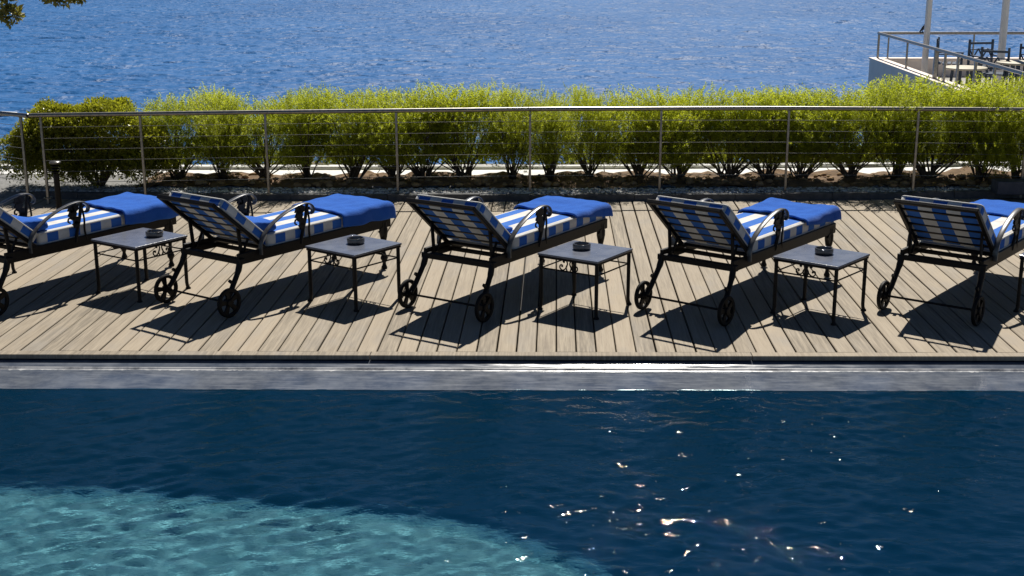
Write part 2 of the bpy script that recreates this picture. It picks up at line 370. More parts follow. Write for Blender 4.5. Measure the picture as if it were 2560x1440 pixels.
# basin, with a shallow pebbled ledge on the near left side
mb = MB()
mb.add([(-6.2, -6, -1.5), (6.2, -6, -1.5), (6.2, 8.2, -1.5), (-6.2, 8.2, -1.5)], [(0, 1, 2, 3)])
for a, b in (((-6.2, -6), (-6.2, 8.2)), ((6.2, 8.2), (6.2, -6)), ((6.2, -6), (-6.2, -6))):
    mb.add([(*a, -1.7), (*b, -1.7), (*b, -.02), (*a, -.02)], [(0, 1, 2, 3)])
xs = np.linspace(-6.2, 6.2, 40)
for i in range(39):
    a, b = xs[i], xs[i+1]; mb.add([(a, lip_y(a)-.46, -1.7), (b, lip_y(b)-.46, -1.7), (b, lip_y(b)-.46, -.10), (a, lip_y(a)-.46, -.10)], [(0, 1, 2, 3)])
tag(mb.build('pool_basin', M['tile']), kind='structure')
led = [(-6.19, 6.46), (-4.5, 6.46), (-3.0, 6.435), (-2.6, 6.41), (-2.2, 6.40), (-1.98, 6.365), (-1.6, 6.31), (-1.3, 6.285), (-1.0, 6.215), (-.7, 6.15), (-.45, 6.07), (-.2, 5.93), (-.04, 5.80), (.12, 5.64), (.22, 5.48), (.29, 5.2), (.33, 4.6), (.33, -5.9), (-6.19, -5.9)]
mb = MB(); n = len(led); m = 14          # the first m points are the free edge; an apron slopes down from it
inner = [(x-.06, y-.16) if i < 7 else (x-.13, y-.13) if i < 11 else (x-.18, y-.06) for i, (x, y) in enumerate(led[:m+1])]; outer = [(x+.02, y+.16) if i < 7 else (x+.13, y+.13) if i < 11 else (x+.2, y+.03) for i, (x, y) in enumerate(led[:m+1])]
rest = led[m+1:]; top = inner+[(.13, -5.9), (-6.25, -5.9)]
mb.add([(x, y, -.26) for x, y in top], [tuple(range(len(top)))[::-1]])
for i in range(m):
    a, b, c, d = inner[i], inner[i+1], outer[i+1], outer[i]
    mb.add([(*a, -.26), (*d, -.46), (*c, -.46), (*b, -.26)], [(0, 3, 2, 1)]); mb.add([(*d, -.46), (*d, -1.49), (*c, -1.49), (*c, -.46)], [(0, 3, 2, 1)])
a, d = inner[m], outer[m]; mb.add([(*a, -.26), (*d, -.46), (d[0]-.05, -5.9, -.46), (.13, -5.9, -.26)], [(0, 3, 2, 1)]); mb.add([(*d, -.46), (*d, -1.49), (d[0]-.05, -5.9, -1.49), (d[0]-.05, -5.9, -.46)], [(0, 3, 2, 1)])
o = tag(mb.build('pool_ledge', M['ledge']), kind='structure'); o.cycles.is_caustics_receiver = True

# ------------------------------------------------------------------ wet slate weir between deck and pool
def strip(name, prof, mat, x0=-6.2, x1=8., n=140, jit=0., fn=lip_y, kind='structure'):
    """profile of (offset towards pool, z) swept along the deck edge"""
    mb = MB(); vs = []; k = len(prof)
    for i in range(n):
        x = x0+(x1-x0)*i/(n-1)
        for j, (o, z) in enumerate(prof): vs.append((x, fn(x)-o+(random.uniform(-jit, jit) if j else 0), z+(random.uniform(-jit, jit)*.4 if j else 0)))
    mb.add(vs, [(i*k+j, i*k+j+1, (i+1)*k+j+1, (i+1)*k+j) for i in range(n-1) for j in range(k-1)])
    me = mb.mesh(name, mat, 60); o = link(name, me)
    return tag(o, kind=kind)
strip('weir_ledge', [(-.10, -.037), (.005, -.040), (.03, -.046), (.074, -.0585), (.082, -.063), (.085, -.070)], M['wet'])
strip('overflow_slab', [(.0845, -.071), (.12, -.0735), (.22, -.077), (.33, -.0805), (.42, -.084), (.447, -.0855), (.45, -.2)], M['wet'], jit=.0012)

def crust_mat():
    m, nt, p = new_mat('lime_crust'); st = coords(nt, 'Object', (1, 1, 1))
    n = nd(nt, 'ShaderNodeTexNoise', Scale=2.2, Detail=6., Roughness=.7); nt.links.new(st, n.inputs['Vector'])
    nt.links.new(mixc(nt, ramp(nt, n.outputs[0], .46, .60), (.52, .52, .52), (.10, .11, .13)), p.inputs['Base Color']); p.inputs['Roughness'].default_value = .35
    return m
CR = crust_mat()
mb = MB(); vs = []; n = 700
for i in range(n):
    x = -6.2+12.4*i/(n-1); y = lip_y(x); w = .010+.006*random.random()+(.010 if random.random() < .06 else 0)
    vs += [(x, y-.0775, -.0595), (x, y-.0835, -.0605), (x, y-.0875, -.0660), (x, y-.0900-w*.3, -.0712), (x, y-.0900-w, -.0726)]
mb.add(vs, [(i*5+j, i*5+j+1, (i+1)*5+j+1, (i+1)*5+j) for i in range(n-1) for j in range(4)])
tag(mb.build('weir_crust', CR, None, 80), kind='structure')

# ------------------------------------------------------------------ ground, deck
def kerb_y(x): return 13.69+.03*x+.006*x*x
mb = MB()
mb.add([(-60, -60, -1.9), (60, -60, -1.9), (60, 9, -1.9), (-60, 9, -1.9)], [(0, 1, 2, 3)])
mb.add([(-9, 8.3, -.26), (10, 8.3, -.26), (10, 14.6, -.26), (-9, 14.6, -.26)], [(0, 1, 2, 3)])
tag(mb.build('ground', M['dark']), kind='structure')
deck = tag(empty('deck'), kind='structure')
PITCH = .134
def plank_mesh(w, L, t=.027, b=.004):
    mb = MB(); x = w/2
    sec = [(-x, -t), (x, -t), (x, -b), (x-b, 0), (-x+b, 0), (-x, -b)]
    n = 6; ys = np.linspace(0, L, n); vs = [(px, y, pz) for y in ys for px, pz in sec]; k = len(sec)
    fs = [(i*k+j, i*k+(j+1) % k, (i+1)*k+(j+1) % k, (i+1)*k+j) for i in range(n-1) for j in range(k)]
    fs.append(tuple(range(k))); fs.append(tuple((n-1)*k+j for j in range(k))[::-1])
    mb.add(vs, fs); return mb.mesh('plank', M['wood'])
for k in range(-47, 64):
    gx = -.25+k*PITCH; xc = gx+PITCH/2
    if not -6.3 < xc < 8.0: continue
    y0 = lip_y(xc)+.088; y1 = kerb_y(xc)-.004
    gap = random.uniform(.007, .013)
    o = link('plank', plank_mesh(PITCH-gap, y1-y0), deck); o.location = (xc+random.uniform(-.001, .001), y0, random.uniform(-.0015, .0015)); o.rotation_euler = (random.uniform(-.0004, .0004), random.uniform(-.006, .006), random.uniform(-.0005, .0005))
for i in range(6):        # nosing boards along the pool
    x0 = -6.3+i*2.54; x1 = x0+2.535; mb = MB(); n = 9; vs = []
    for q in range(n):
        x = x0+(x1-x0)*q/(n-1); y = lip_y(x)
        vs += [(x, y+.083, -.03), (x, y+.083, .001), (x, y+.004, .001), (x, y, -.003), (x, y, -.028), (x, y+.004, -.030)]
    mb.add(vs, [(q*6+j, q*6+(j+1) % 6, (q+1)*6+(j+1) % 6, (q+1)*6+j) for q in range(n-1) for j in range(6)]+[tuple(range(6))[::-1], tuple((n-1)*6+j for j in range(6))])
    mb.build('edge_board', M['wood'], deck)

# kerb stones, pebble strip, soil bed, white path, ground beyond
kerb = tag(empty('kerb'), kind='structure')
x = -5.6
while x < 8.0:
    L = random.uniform(.38, .62); a, b = x, x+L-.006; mb = MB(); h = .072+random.uniform(-.006, .006)
    y0, y1 = kerb_y(a), kerb_y(b); d = .075; c = .006
    P = []
    for xx, yy in ((a, y0), (b, y1)): P += [(xx, yy, -.2), (xx, yy+random.uniform(-.002, .002), h-c), (xx, yy+c, h), (xx, yy+d, h), (xx, yy+d, -.2)]
    mb.add(P, [(j, j+5, (j+1) % 5+5, (j+1) % 5) for j in range(5)]+[(0, 1, 2, 3, 4), (9, 8, 7, 6, 5)])
    mb.build('edging_stone', M['kerb'], kerb); x += L
def sheet(name, x0, x1, ylo, yhi, zf, nx, ny, mat, jit=.0, kind='structure', smooth=True):
    xs = np.linspace(x0, x1, nx); t = np.linspace(0, 1, ny); V = []
    for X_ in xs:
        a, b = ylo(X_), yhi(X_)
        for q in t: V.append((X_, a+(b-a)*q, zf(X_, a+(b-a)*q)+(rng.normal(0, jit) if jit else 0)))
    return tag(link(name, np_mesh(name, V, grid_faces(nx, ny), mat, smooth)), kind=kind)
bed0 = lambda x: kerb_y(x)+.07
soil0 = lambda x: 14.10+.022*x
path0 = lambda x: 14.98+.045*x+.004*x*x
path1 = lambda x: path0(x)+.66
sheet('grit_strip', -5.7, 8.2, bed0, lambda x: soil0(x)+.1, lambda x, y: .058, 60, 5, M['ground'], .003)
sheet('soil_bed', -4.6, 8.4, soil0, lambda x: path0(x)+.03, lambda x, y: .075+.03*math.sin(x*5+y*9)*math.sin(y*7-x*3), 160, 24, M['soil'], .012)
sheet('ground_left', -14, -4.4, lambda x: 8., lambda x: 14.95, lambda x, y: -.03+.085*min(1, max(0, (y-13.75)/.3)), 40, 60, M['ground'], .004)
path = tag(empty('path'), kind='structure')
x = -12.
while x < 12.:
    L = .9; mb = MB(); a, b = x, x+L-.012
    mb.add([(a, path0(a), .012), (b, path0(b), .012), (b, path1(b), .012), (a, path1(a), .012), (a, path0(a), -.1), (b, path0(b), -.1), (b, path1(b), -.1), (a, path1(a), -.1)],
           [(0, 1, 2, 3), (4, 7, 6, 5), (0, 4, 5, 1), (1, 5, 6, 2), (2, 6, 7, 3), (3, 7, 4, 0)])
    mb.build('paving_slab', M['path'], path)
    mb = MB(); mb.beam((a, path1(a)+.09, .0), (b, path1(b)+.09, .0), .13, .10); mb.build('path_edging', M['path'], path)
    x += L
def slope_z(x, y):
    t = y-path1(x)-.1
    return -.04-(.05*t if t < .8 else .04+(t-.8)*.95)
sheet('hillside', -40, 40, path1, lambda x: 25.2+.02*x, slope_z, 160, 60, M['slope'], .05)
# loose pebbles on the strip behind the kerb (nobody could count them)
def scatter_pebbles(name, n, xr, yf, zf, smin, smax, mat):
    bm = bmesh.new(); bmesh.ops.create_icosphere(bm, subdivisions=1, radius=1); tv = np.array([v.co for v in bm.verts]); tf = np.array([[v.index for v in f.verts] for f in bm.faces]); bm.free()
    V = []; F = []
    for i in range(n):
        s = rng.uniform(smin, smax)*np.array([rng.uniform(.8, 1.5), rng.uniform(.8, 1.3), rng.uniform(.45, .75)]); a = rng.uniform(0, 6.28)
        p = tv*(1+rng.normal(0, .12, tv.shape))*s; p = np.stack([p[:, 0]*math.cos(a)-p[:, 1]*math.sin(a), p[:, 0]*math.sin(a)+p[:, 1]*math.cos(a), p[:, 2]], -1)
        xx = rng.uniform(*xr); yy = yf(xx)
        V.append(p+np.array([xx, yy, zf(xx, yy)])); F.append(tf+len(tv)*i)
    return tag(link(name, np_mesh(name, np.concatenate(V), np.concatenate(F), mat)), kind='stuff')
scatter_pebbles('gravel', 4900, (-5.9, 8.0), lambda x: kerb_y(x)+rng.uniform(.085, .40), lambda x, y: .064, .008, .021, M['pebble'])
scatter_pebbles('gravel', 1800, (-5.9, 6.4), lambda x: kerb_y(x)+rng.uniform(.085, .42), lambda x, y: .066, .008, .022, M['pebbled'])
scatter_pebbles('rubble', 420, (-4.2, 6.4), lambda x: soil0(x)+rng.uniform(.05, .8), lambda x, y: .085, .012, .055, M['litter'])

# ------------------------------------------------------------------ handrail fence in front of the hedge
def smooth_path(P, n=8):
    P = [Vector(p) for p in P]; out = []
    for i in range(len(P)-1):
        p0, p1, p2, p3 = P[max(i-1, 0)], P[i], P[i+1], P[min(i+2, len(P)-1)]
        for k in range(n):
            t = k/n; out.append(.5*((2*p1)+(p2-p0)*t+(2*p0-5*p1+4*p2-p3)*t*t+(3*p1-p0-3*p2+p3)*t**3))
    out.append(P[-1]); return out
posts = [(-5.337, 13.43), (-4.336, 13.56), (-3.05, 13.70), (-1.678, 13.795), (-.264, 13.873), (1.125, 13.935), (2.474, 13.968), (3.841, 14.0), (4.99, 14.0), (6.2, 13.98), (7.6, 13.95)]
tops = [.935, .935, .938, .945, .953, .956, .957, .948, .943, .935, .93]
fence = tag(empty('railing', (0, 13.8, .06)), 'long stainless steel cable railing standing along the pebble kerb before the hedge', 'railing')
fo = Vector((0, 13.8, .06))
line = [(-5.46, 13.40, .933)]+[(p[0], p[1], t) for p, t in zip(posts, tops)]
mb = MB(); mb.tube([Vector(p)-fo for p in smooth_path(line, 6)], .023, 12)
back = [(-5.46, 13.40, .933), (-5.85, 13.63, .93), (-6.9, 14.25, .92)]
mb.build('top_rail', M['steel'], fence, True)
mb = MB(); mb.tube([Vector(p)-fo for p in back], .0225, 12); mb.build('top_rail', M['steel'], fence, True)
for (px, py), t in list(zip(posts, tops))+[((-5.56, 13.46), .93), ((-6.6, 14.07), .92)]:
    mb = MB(); zb = .0 if px > -5.3 else -.0
    mb.box((px, py-13.8, (t-.02+zb)/2-.06), (.022, .030, t-.02-zb)); o = mb.build('post', M['steel'], fence)
    mb = MB(); mb.lathe([(.045, 0), (.045, .008), (.02, .012)], 14, (px, py-13.8, .0)); mb.build('base_plate', M['steel'], o)
for k in range(6):
    mb = MB(); z = .82-.117*k
    mb.tube([Vector((p[0], p[1]-.003, z+(t-.945)))-fo for p, t in zip(posts, tops)], .0026, 6); mb.build('cable', M['cable'], fence, True)
    mb = MB(); mb.tube([Vector((p[0], p[1], z))-fo for p in ((-5.56, 13.46), (-6.6, 14.07))], .0026, 6); mb.build('cable', M['cable'], fence, True)

# ------------------------------------------------------------------ hedge
def frame_of(d):
    d = d/np.linalg.norm(d); a = np.cross(d, [0, 0, 1.]); 
    if np.linalg.norm(a) < 1e-3: a = np.array([1., 0, 0])
    a /= np.linalg.norm(a); return d, a, np.cross(a, d)
def feathery(seed, rx=.36, ry=.36, h=.98, nspr=1500):
    """many-stemmed shrub: arching stems and thousands of needle leaves on upright sprigs"""
    rg = np.random.default_rng(seed); V = []; F = []; T = []; stems = MB(); n = 0
    lumps = [(rg.uniform(-.8, .8)*rx, rg.uniform(-.7, .7)*ry, rg.uniform(.20, .85)*h, rg.uniform(.12, .22)) for _ in range(70)]
    tips = []
    for k in range(24):
        a = rg.uniform(0, 6.28); e = rg.uniform(.35, 1.0); top = np.array([math.cos(a)*rx*e, math.sin(a)*ry*e, h*rg.uniform(.55, .85)])
        mid = top*np.array([.62, .62, .48])+rg.normal(0, .02, 3); b = rg.normal(0, .025, 3)*np.array([1, 1, 0]); q = .72*top+.28*mid+rg.normal(0, .02, 3)
        stems.tube([b, (b+mid)/2+rg.normal(0, .008, 3), mid, q, top], [.008, .0065, .005, .0035, .002], 5); tips.append(top)
    for i in range(nspr):
        lx, ly, lz, lr = lumps[rg.integers(len(lumps))]
        d = rg.normal(0, 1, 3); d /= np.linalg.norm(d); rad = lr*rg.uniform(.35, 1)**.5
        p = np.array([lx, ly, lz])+d*rad*np.array([1, 1, .9])
        if p[2] < .17*h or p[2] > h*1.02: continue
        L = rg.uniform(.05, .12)*(1.12 if p[2] > .82*h else 1)
        up = np.array([p[0]/rx*.55, p[1]/ry*.55, .95])+rg.normal(0, .35, 3); u, a, b = frame_of(up)
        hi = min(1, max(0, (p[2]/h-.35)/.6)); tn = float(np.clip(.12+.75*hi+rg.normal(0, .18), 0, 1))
        nl = int(9+L*60)
        for j in range(nl):
            t = j/nl; c = p+u*L*t; th = j*2.4+rg.uniform(0, 1); o = math.cos(th)*a+math.sin(th)*b
            ld = o*.75+u*rg.uniform(.5, 1.1); ld /= np.linalg.norm(ld); ll = rg.uniform(.018, .034); w = np.cross(ld, o+.3*u); w /= (np.linalg.norm(w)+1e-6); w *= rg.uniform(.0020, .0034)
            V += [c-w, c+ld*ll*.55-w*1.3, c+ld*ll, c+ld*ll*.5+w*1.3+w*.2]
            F.append((n, n+1, n+2, n+3)); n += 4; T += [tn]*4
    return stems, np_mesh('foliage', V, F, M['fine'], False, T)
protos = []
for s in range(6):
    st, fol = feathery(20+s, .44, .28, 1.0, 2500); protos.append((st.mesh('stems', M['bark'], True), fol))
ORD = 'first second third fourth fifth sixth seventh eighth ninth tenth eleventh twelfth thirteenth fourteenth fifteenth sixteenth seventeenth eighteenth nineteenth twentieth'.split()
random.seed(21); rng = np.random.default_rng(21)
hx = [(-4.22, 14.40, .92, 1.05), (-3.72, 14.46, .95, 1.05), (-3.30, 14.42, .95, 1.05), (-2.81, 14.48, .96, 1.1), (-2.25, 14.40, 1.02, 1.15), (-1.86, 14.62, 1.0, .95), (-1.47, 14.50, .97, 1.05), (-1.00, 14.55, .98, 1.1),
      (-.50, 14.50, .96, 1.1), (-.06, 14.55, .97, 1.0), (.40, 14.6, .95, 1.0), (.96, 14.60, .94, 1.15), (1.40, 14.58, 1.0, 1.0), (1.95, 14.58, .97, 1.15), (2.40, 14.56, .98, 1.0), (2.82, 14.60, .99, 1.0), (3.30, 14.58, 1.03, 1.1), (3.78, 14.62, 1.06, 1.1), (4.22, 14.56, 1.10, 1.15), (4.72, 14.56, 1.12, 1.15)]
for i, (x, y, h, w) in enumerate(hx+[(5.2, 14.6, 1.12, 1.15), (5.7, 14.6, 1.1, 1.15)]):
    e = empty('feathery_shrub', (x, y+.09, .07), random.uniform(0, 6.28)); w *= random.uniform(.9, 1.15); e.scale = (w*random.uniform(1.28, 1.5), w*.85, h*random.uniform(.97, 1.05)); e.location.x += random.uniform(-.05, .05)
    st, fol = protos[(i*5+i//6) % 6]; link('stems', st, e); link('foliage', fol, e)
    lab = 'feathery lime green hedge shrub, %s from the dark round shrub' % (ORD[i]) if i < 20 else 'feathery lime green hedge shrub %s the photo right edge' % ('just inside' if i == 20 else 'mostly beyond')
    tag(e, lab, 'shrub', 'feathery lime green shrubs of the hedge')
def leafy(seed, blobs, nleaf, size, mat, name='foliage'):
    rg = np.random.default_rng(seed); V = []; F = []; T = []; n = 0
    for i in range(nleaf):
        bx, by, bz, br, hr = blobs[rg.integers(len(blobs))]
        d = rg.normal(0, 1, 3); d /= np.linalg.norm(d)
        if d[2] < -.5 and rg.random() < .6: d[2] *= -1
        p = np.array([bx, by, bz])+d*np.array([br, br, hr])*rg.uniform(.55, 1.)**.5
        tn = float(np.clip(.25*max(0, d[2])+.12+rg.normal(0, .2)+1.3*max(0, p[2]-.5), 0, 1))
        for q in range(3):
            ld = d*.7+rg.normal(0, .6, 3)+np.array([0, 0, .25]); ld /= np.linalg.norm(ld); w = np.cross(ld, rg.normal(0, 1, 3)); w /= np.linalg.norm(w); s = size*rg.uniform(.7, 1.25); c = p+rg.normal(0, .012, 3); nn = np.cross(ld, w)*s*.12
            V += [c, c+ld*s*.5-w*s*.26+nn, c+ld*s, c+ld*s*.5+w*s*.26+nn]; F.append((n, n+1, n+2, n+3)); n += 4; T += [tn]*4
    return np_mesh(name, V, F, mat, False, T)
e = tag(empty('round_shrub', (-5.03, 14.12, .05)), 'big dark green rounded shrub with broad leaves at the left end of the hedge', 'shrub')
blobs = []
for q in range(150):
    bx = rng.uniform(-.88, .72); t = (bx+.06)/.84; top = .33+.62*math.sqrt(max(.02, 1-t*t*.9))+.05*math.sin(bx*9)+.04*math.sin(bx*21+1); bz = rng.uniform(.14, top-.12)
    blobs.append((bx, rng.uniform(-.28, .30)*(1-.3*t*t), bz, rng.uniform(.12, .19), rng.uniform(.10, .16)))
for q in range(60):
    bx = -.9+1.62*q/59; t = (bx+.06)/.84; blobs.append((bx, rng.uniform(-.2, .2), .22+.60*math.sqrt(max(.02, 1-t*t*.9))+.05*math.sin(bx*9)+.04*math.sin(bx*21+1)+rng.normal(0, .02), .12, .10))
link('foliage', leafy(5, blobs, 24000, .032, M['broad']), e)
mb = MB()
for k in range(14):
    a = random.uniform(0, 6.28); q = random.uniform(.25, .6); mb.tube([(math.cos(a)*.03, math.sin(a)*.03, 0), (math.cos(a)*q*.4, math.sin(a)*q*.25, .22), (math.cos(a)*q, math.sin(a)*q*.45, .5)], [.016, .011, .006], 6)
mb.build('stems', M['bark'], e, True)
# lime ground cover beyond the path
blobs = [(rng.uniform(-6, 7), 0, 0, .16, .12) for _ in range(150)]
blobs = [(b[0], path1(b[0])+.32+rng.uniform(0, .5), .03, rng.uniform(.1, .2), rng.uniform(.06, .15)) for b in blobs]
tag(link('ground_cover', leafy(9, blobs, 6000, .05, M['lime'], 'ground_cover')), kind='stuff')

# ------------------------------------------------------------------ path light, slate block
e = tag(empty('bollard_light', (-5.10, 13.10, -.02)), 'slim dark bollard light with a flat cap in front of the round shrub', 'bollard light')
mb = MB(); mb.tube([(0, 0, 0), (0, 0, .40)], .030, 14); mb.build('post', M['iron'], e, True)
mb = MB(); mb.lathe([(.05, 0), (.05, .012), (.035, .016)], 16); mb.build('base_plate', M['iron'], e, True)
mb = MB()
for k in range(3): mb.lathe([(.028, .41+k*.03), (.045, .415+k*.03), (.045, .421+k*.03), (.028, .428+k*.03)], 16)
mb.build('louvre', M['iron'], e, True)
mb = MB(); mb.lathe([(.056, .505), (.058, .52), (.05, .528), (.01, .532)], 18); mb.build('cap', M['steelarm'], e, True)
mb = MB(); bv = []
mb.box((0, 0, .07), (1.1, .22, .14)); o = mb.build('slate_block', M['navy']); o.location = (5.22, 13.90, .07)
tag(o, 'low dark blue slate block on the kerb at the right edge behind the last lounger', 'stone block')
bvm = o.modifiers.new('bevel', 'BEVEL'); bvm.width = .01; bvm.segments = 2

# ------------------------------------------------------------------ sun loungers
def rounded_box(x0, x1, y0, y1, z0, z1, r, nx, ny, nz, stripe=.208, ph=0., puff=.0, buttons=()):
    """rounded cushion with UVs: stripes run along x on the broad faces and across the boxing on the sides"""
    c = np.array([(x0+x1)/2, (y0+y1)/2, (z0+z1)/2]); h = np.array([(x1-x0)/2, (y1-y0)/2, (z1-z0)/2]); mb = MB()
    def put(p):
        p = np.array(p, float); core = np.clip(p, -(h-r), h-r); d = p-core; L = np.linalg.norm(d)
        q = core+(d/L*r if L > 1e-9 else 0)
        wx, wy = q[0]/h[0], q[1]/h[1]; f = (1-wx**6)*(1-wy**4)
        if puff: q = q+np.array([0, 0, math.copysign(1, p[2])*puff*f*(abs(p[2])/h[2])])
        return q+c
    def face(ax, sgn, na, nb):
        a, b = [(1, 2), (0, 2), (0, 1)][ax]
        A = np.linspace(-h[a], h[a], na+1); B = np.linspace(-h[b], h[b], nb+1); vs = []; raw = []
        for s in A:
            for t in B:
                p = [0, 0, 0]; p[ax] = sgn*h[ax]; p[a] = s; p[b] = t; vs.append(put(p)); raw.append(p)
        fs = []; uv = []
        for i in range(na):
            for j in range(nb):
                q = [i*(nb+1)+j, (i+1)*(nb+1)+j, (i+1)*(nb+1)+j+1, i*(nb+1)+j+1]
                if (sgn > 0) == (ax == 1): q = q[::-1]
                fs.append(tuple(q)); uv.append([((raw[k][0] if ax == 1 else raw[k][1])/stripe+ph+(.25 if ax != 1 else 0.), raw[k][2]) for k in q])
        mb.add(vs, fs, uv)
    for ax, na, nb in ((0, ny, nz), (1, nx, nz), (2, nx, ny)):
        for sgn in (-1, 1): face(ax, sgn, na, nb)
    return mb
def weld(me, ang=60):
    bm = bmesh.new(); bm.from_mesh(me); bmesh.ops.remove_doubles(bm, verts=bm.verts, dist=1e-5); bm.to_mesh(me); bm.free(); smooth_mesh(me, ang); return me
def loop(x0, x1, y0, y1, z, r, n=5):
    P = []
    for cx, cy, a0 in ((x1-r, y1-r, 0), (x0+r, y1-r, 90), (x0+r, y0+r, 180), (x1-r, y0+r, 270)):
        for k in range(n+1):
            a = R(a0+90*k/n); P.append((cx+r*math.cos(a), cy+r*math.sin(a), z))
    return P
def leaf_shape(mb, c, s, a, w0):
    pts = [(0, 0), (.25, .42), (.45, .34), (.6, .55), (.75, .25), (1, 0), (.75, -.25), (.6, -.55), (.45, -.34), (.25, -.42)]
    q = [(c[0]+s*(math.cos(a)*x-math.sin(a)*y), c[1]+s*(math.sin(a)*x+math.cos(a)*y)) for x, y in pts]; n = len(q)
    mb.add([(u, w0-.008, z) for u, z in q]+[(u, w0+.008, z) for u, z in q], [tuple(range(n)), tuple(range(n, 2*n))[::-1]]+[(i, n+i, n+(i+1) % n, (i+1) % n) for i in range(n)])
HNG = Vector((.262, 0, .43)); BD = Vector((-.765, 0, .644)); BN = Vector((.644, 0, .765))
MBK = Matrix(((BD.x, 0, BN.x, HNG.x), (0, 1, 0, 0), (BD.z, 0, BN.z, HNG.z), (0, 0, 0, 1)))
def make_lounger():
    t = empty('sun_lounger')
    mb = MB()
    for s in (-1, 1): mb.box((.83, s*.298, .397), (1.70, .026, .084))
    mb.box((.0, 0, .383), (.05, .66, .045)); mb.box((1.66, 0, .385), (.03, .57, .05)); mb.box((.30, 0, .375), (.03, .57, .03)); mb.box((1.0, 0, .37), (.03, .57, .03))
    fr = mb.build('frame', M['iron'], t)
    bm = fr.modifiers.new('bevel', 'BEVEL'); bm.width = .005; bm.segments = 2
    sl = MB(); sl.box((0, 0, 0), (.055, .568, .012)); slm = sl.mesh('slat', M['iron'])
    for k in range(13): o = link('slat', slm, t); o.location = (.36+k*.103, 0, .418)
    bk = empty('backrest', (0, 0, 0)); bk.parent = t; bk.matrix_local = MBK
    mb = MB()
    for s in (-1, 1): mb.box((.31, s*.292, 0), (.64, .030, .028))
    mb.box((.628, 0, 0), (.028, .614, .030)); mb.box((.0, 0, 0), (.03, .56, .024))
    f2 = mb.build('backrest_frame', M['iron'], bk); bm = f2.modifiers.new('bevel', 'BEVEL'); bm.width = .004; bm.segments = 2
    s2 = MB(); s2.box((0, 0, 0), (.018, .555, .010)); s2m = s2.mesh('slat', M['iron'])
    for k in range(5): o = link('slat', s2m, bk); o.location = (.10+k*.103, 0, .008)
    # cushions
    me = weld(rounded_box(.30, 1.70, -.292, .292, .432, .532, .028, 36, 26, 6, puff=.008).mesh('seat_cushion', M['stripe']))
    sc = link('seat_cushion', me, t)
    mb = MB(); mb.tube(loop(.303, 1.697, -.289, .289, .523, .03), .0065, 6, True); mb.tube(loop(.303, 1.697, -.289, .289, .441, .03), .0065, 6, True); mb.build('piping', M['piping'], sc, True)
    me = weld(rounded_box(.03, .565, -.30, .30, .016, .096, .026, 22, 26, 6, puff=.008).mesh('back_cushion', M['stripe']))
    bc = link('back_cushion', me, t); bc.matrix_local = MBK
    mb = MB(); mb.tube(loop(.033, .562, -.297, .297, .088, .03), .0065, 6, True); mb.tube(loop(.033, .562, -.297, .297, .024, .03), .0065, 6, True); mb.build('piping', M['piping'], bc, True)
    # arms
    path = [(.19, .40), (.19, .46), (.205, .515), (.25, .565), (.33, .618), (.43, .664), (.53, .696), (.62, .713), (.69, .711), (.735, .692), (.757, .662), (.750, .634), (.728, .625)]
    path = [(p.x, p.z) for p in smooth_path([(a, 0, b) for a, b in path], 3)]
    for s in (-1, 1):
        mb = MB(); mb.ribbon(path, s*.322, .019, .007); a = mb.build('armrest', M['steelarm'], t, 35)
        mb = MB(); mb.tube(smooth_path([(.695, s*.32, .705), (.675, s*.318, .60), (.648, s*.312, .50), (.625, s*.305, .40)], 4), .013, 8)
        mb.tube(smooth_path([(.70, s*.32, .66), (.715, s*.318, .57), (.715, s*.312, .49), (.735, s*.305, .40)], 4), .008, 8)
        mb.tube(smooth_path([(.728, s*.32, .627), (.705, s*.32, .635), (.70, s*.32, .66), (.72, s*.32, .675)], 4), .007, 6)
        mb.build('arm_post', M['iron'], a, True)
        mb = MB()
        for c, sz, an in (((.665, .66), .075, 2.7), ((.645, .635), .085, 3.35), ((.66, .60), .07, 3.9), ((.61, .645), .06, 2.2), ((.64, .57), .06, 4.3)): leaf_shape(mb, c, sz, an, s*.32)
        mb.tube(smooth_path([(.665, s*.318, .56), (.62, s*.318, .575), (.575, s*.318, .60), (.56, s*.318, .575), (.58, s*.318, .56)], 4), .007, 6)
        mb.build('leaf_ornament', M['iron'], a)
        # rear leg and wheel
        mb = MB(); mb.tube(smooth_path([(.0, s*.30, .40), (-.025, s*.305, .32), (-.085, s*.312, .23), (-.135, s*.318, .16), (-.172, s*.325, .11)], 4), [.024]*5+[.020]*8+[.017]*4, 10)
        mb.beam((-.085, s*.312, .225), (-.125, s*.312, .262), .02, .02); mb.tube([(-.172, s*.31, .11), (-.172, s*.335, .11)], .026, 12)
        mb.build('rear_leg', M['iron'], t, True)
        w = empty('wheel', (-.172, s*.35, .11)); w.parent = t
        mb = MB(); My = Matrix.Rotation(R(90), 3, 'X'); prof = [(.084, -.011), (.104, -.014), (.110, -.008), (.110, .008), (.104, .014), (.084, .011)]
        n = 32; vs = [My @ Vector((r*math.cos(6.2832*j/n), r*math.sin(6.2832*j/n), z)) for j in range(n) for r, z in prof]
        mb.add(vs, [(j*6+k, j*6+(k+1) % 6, ((j+1) % n)*6+(k+1) % 6, ((j+1) % n)*6+k) for j in range(n) for k in range(6)]); mb.build('tyre', M['rubber'], w, True)
        mb = MB(); mb.lathe([(.012, -.022), (.026, -.020), (.030, -.012), (.030, .012), (.026, .020), (.012, .022)], 16, (0, 0, 0), My)
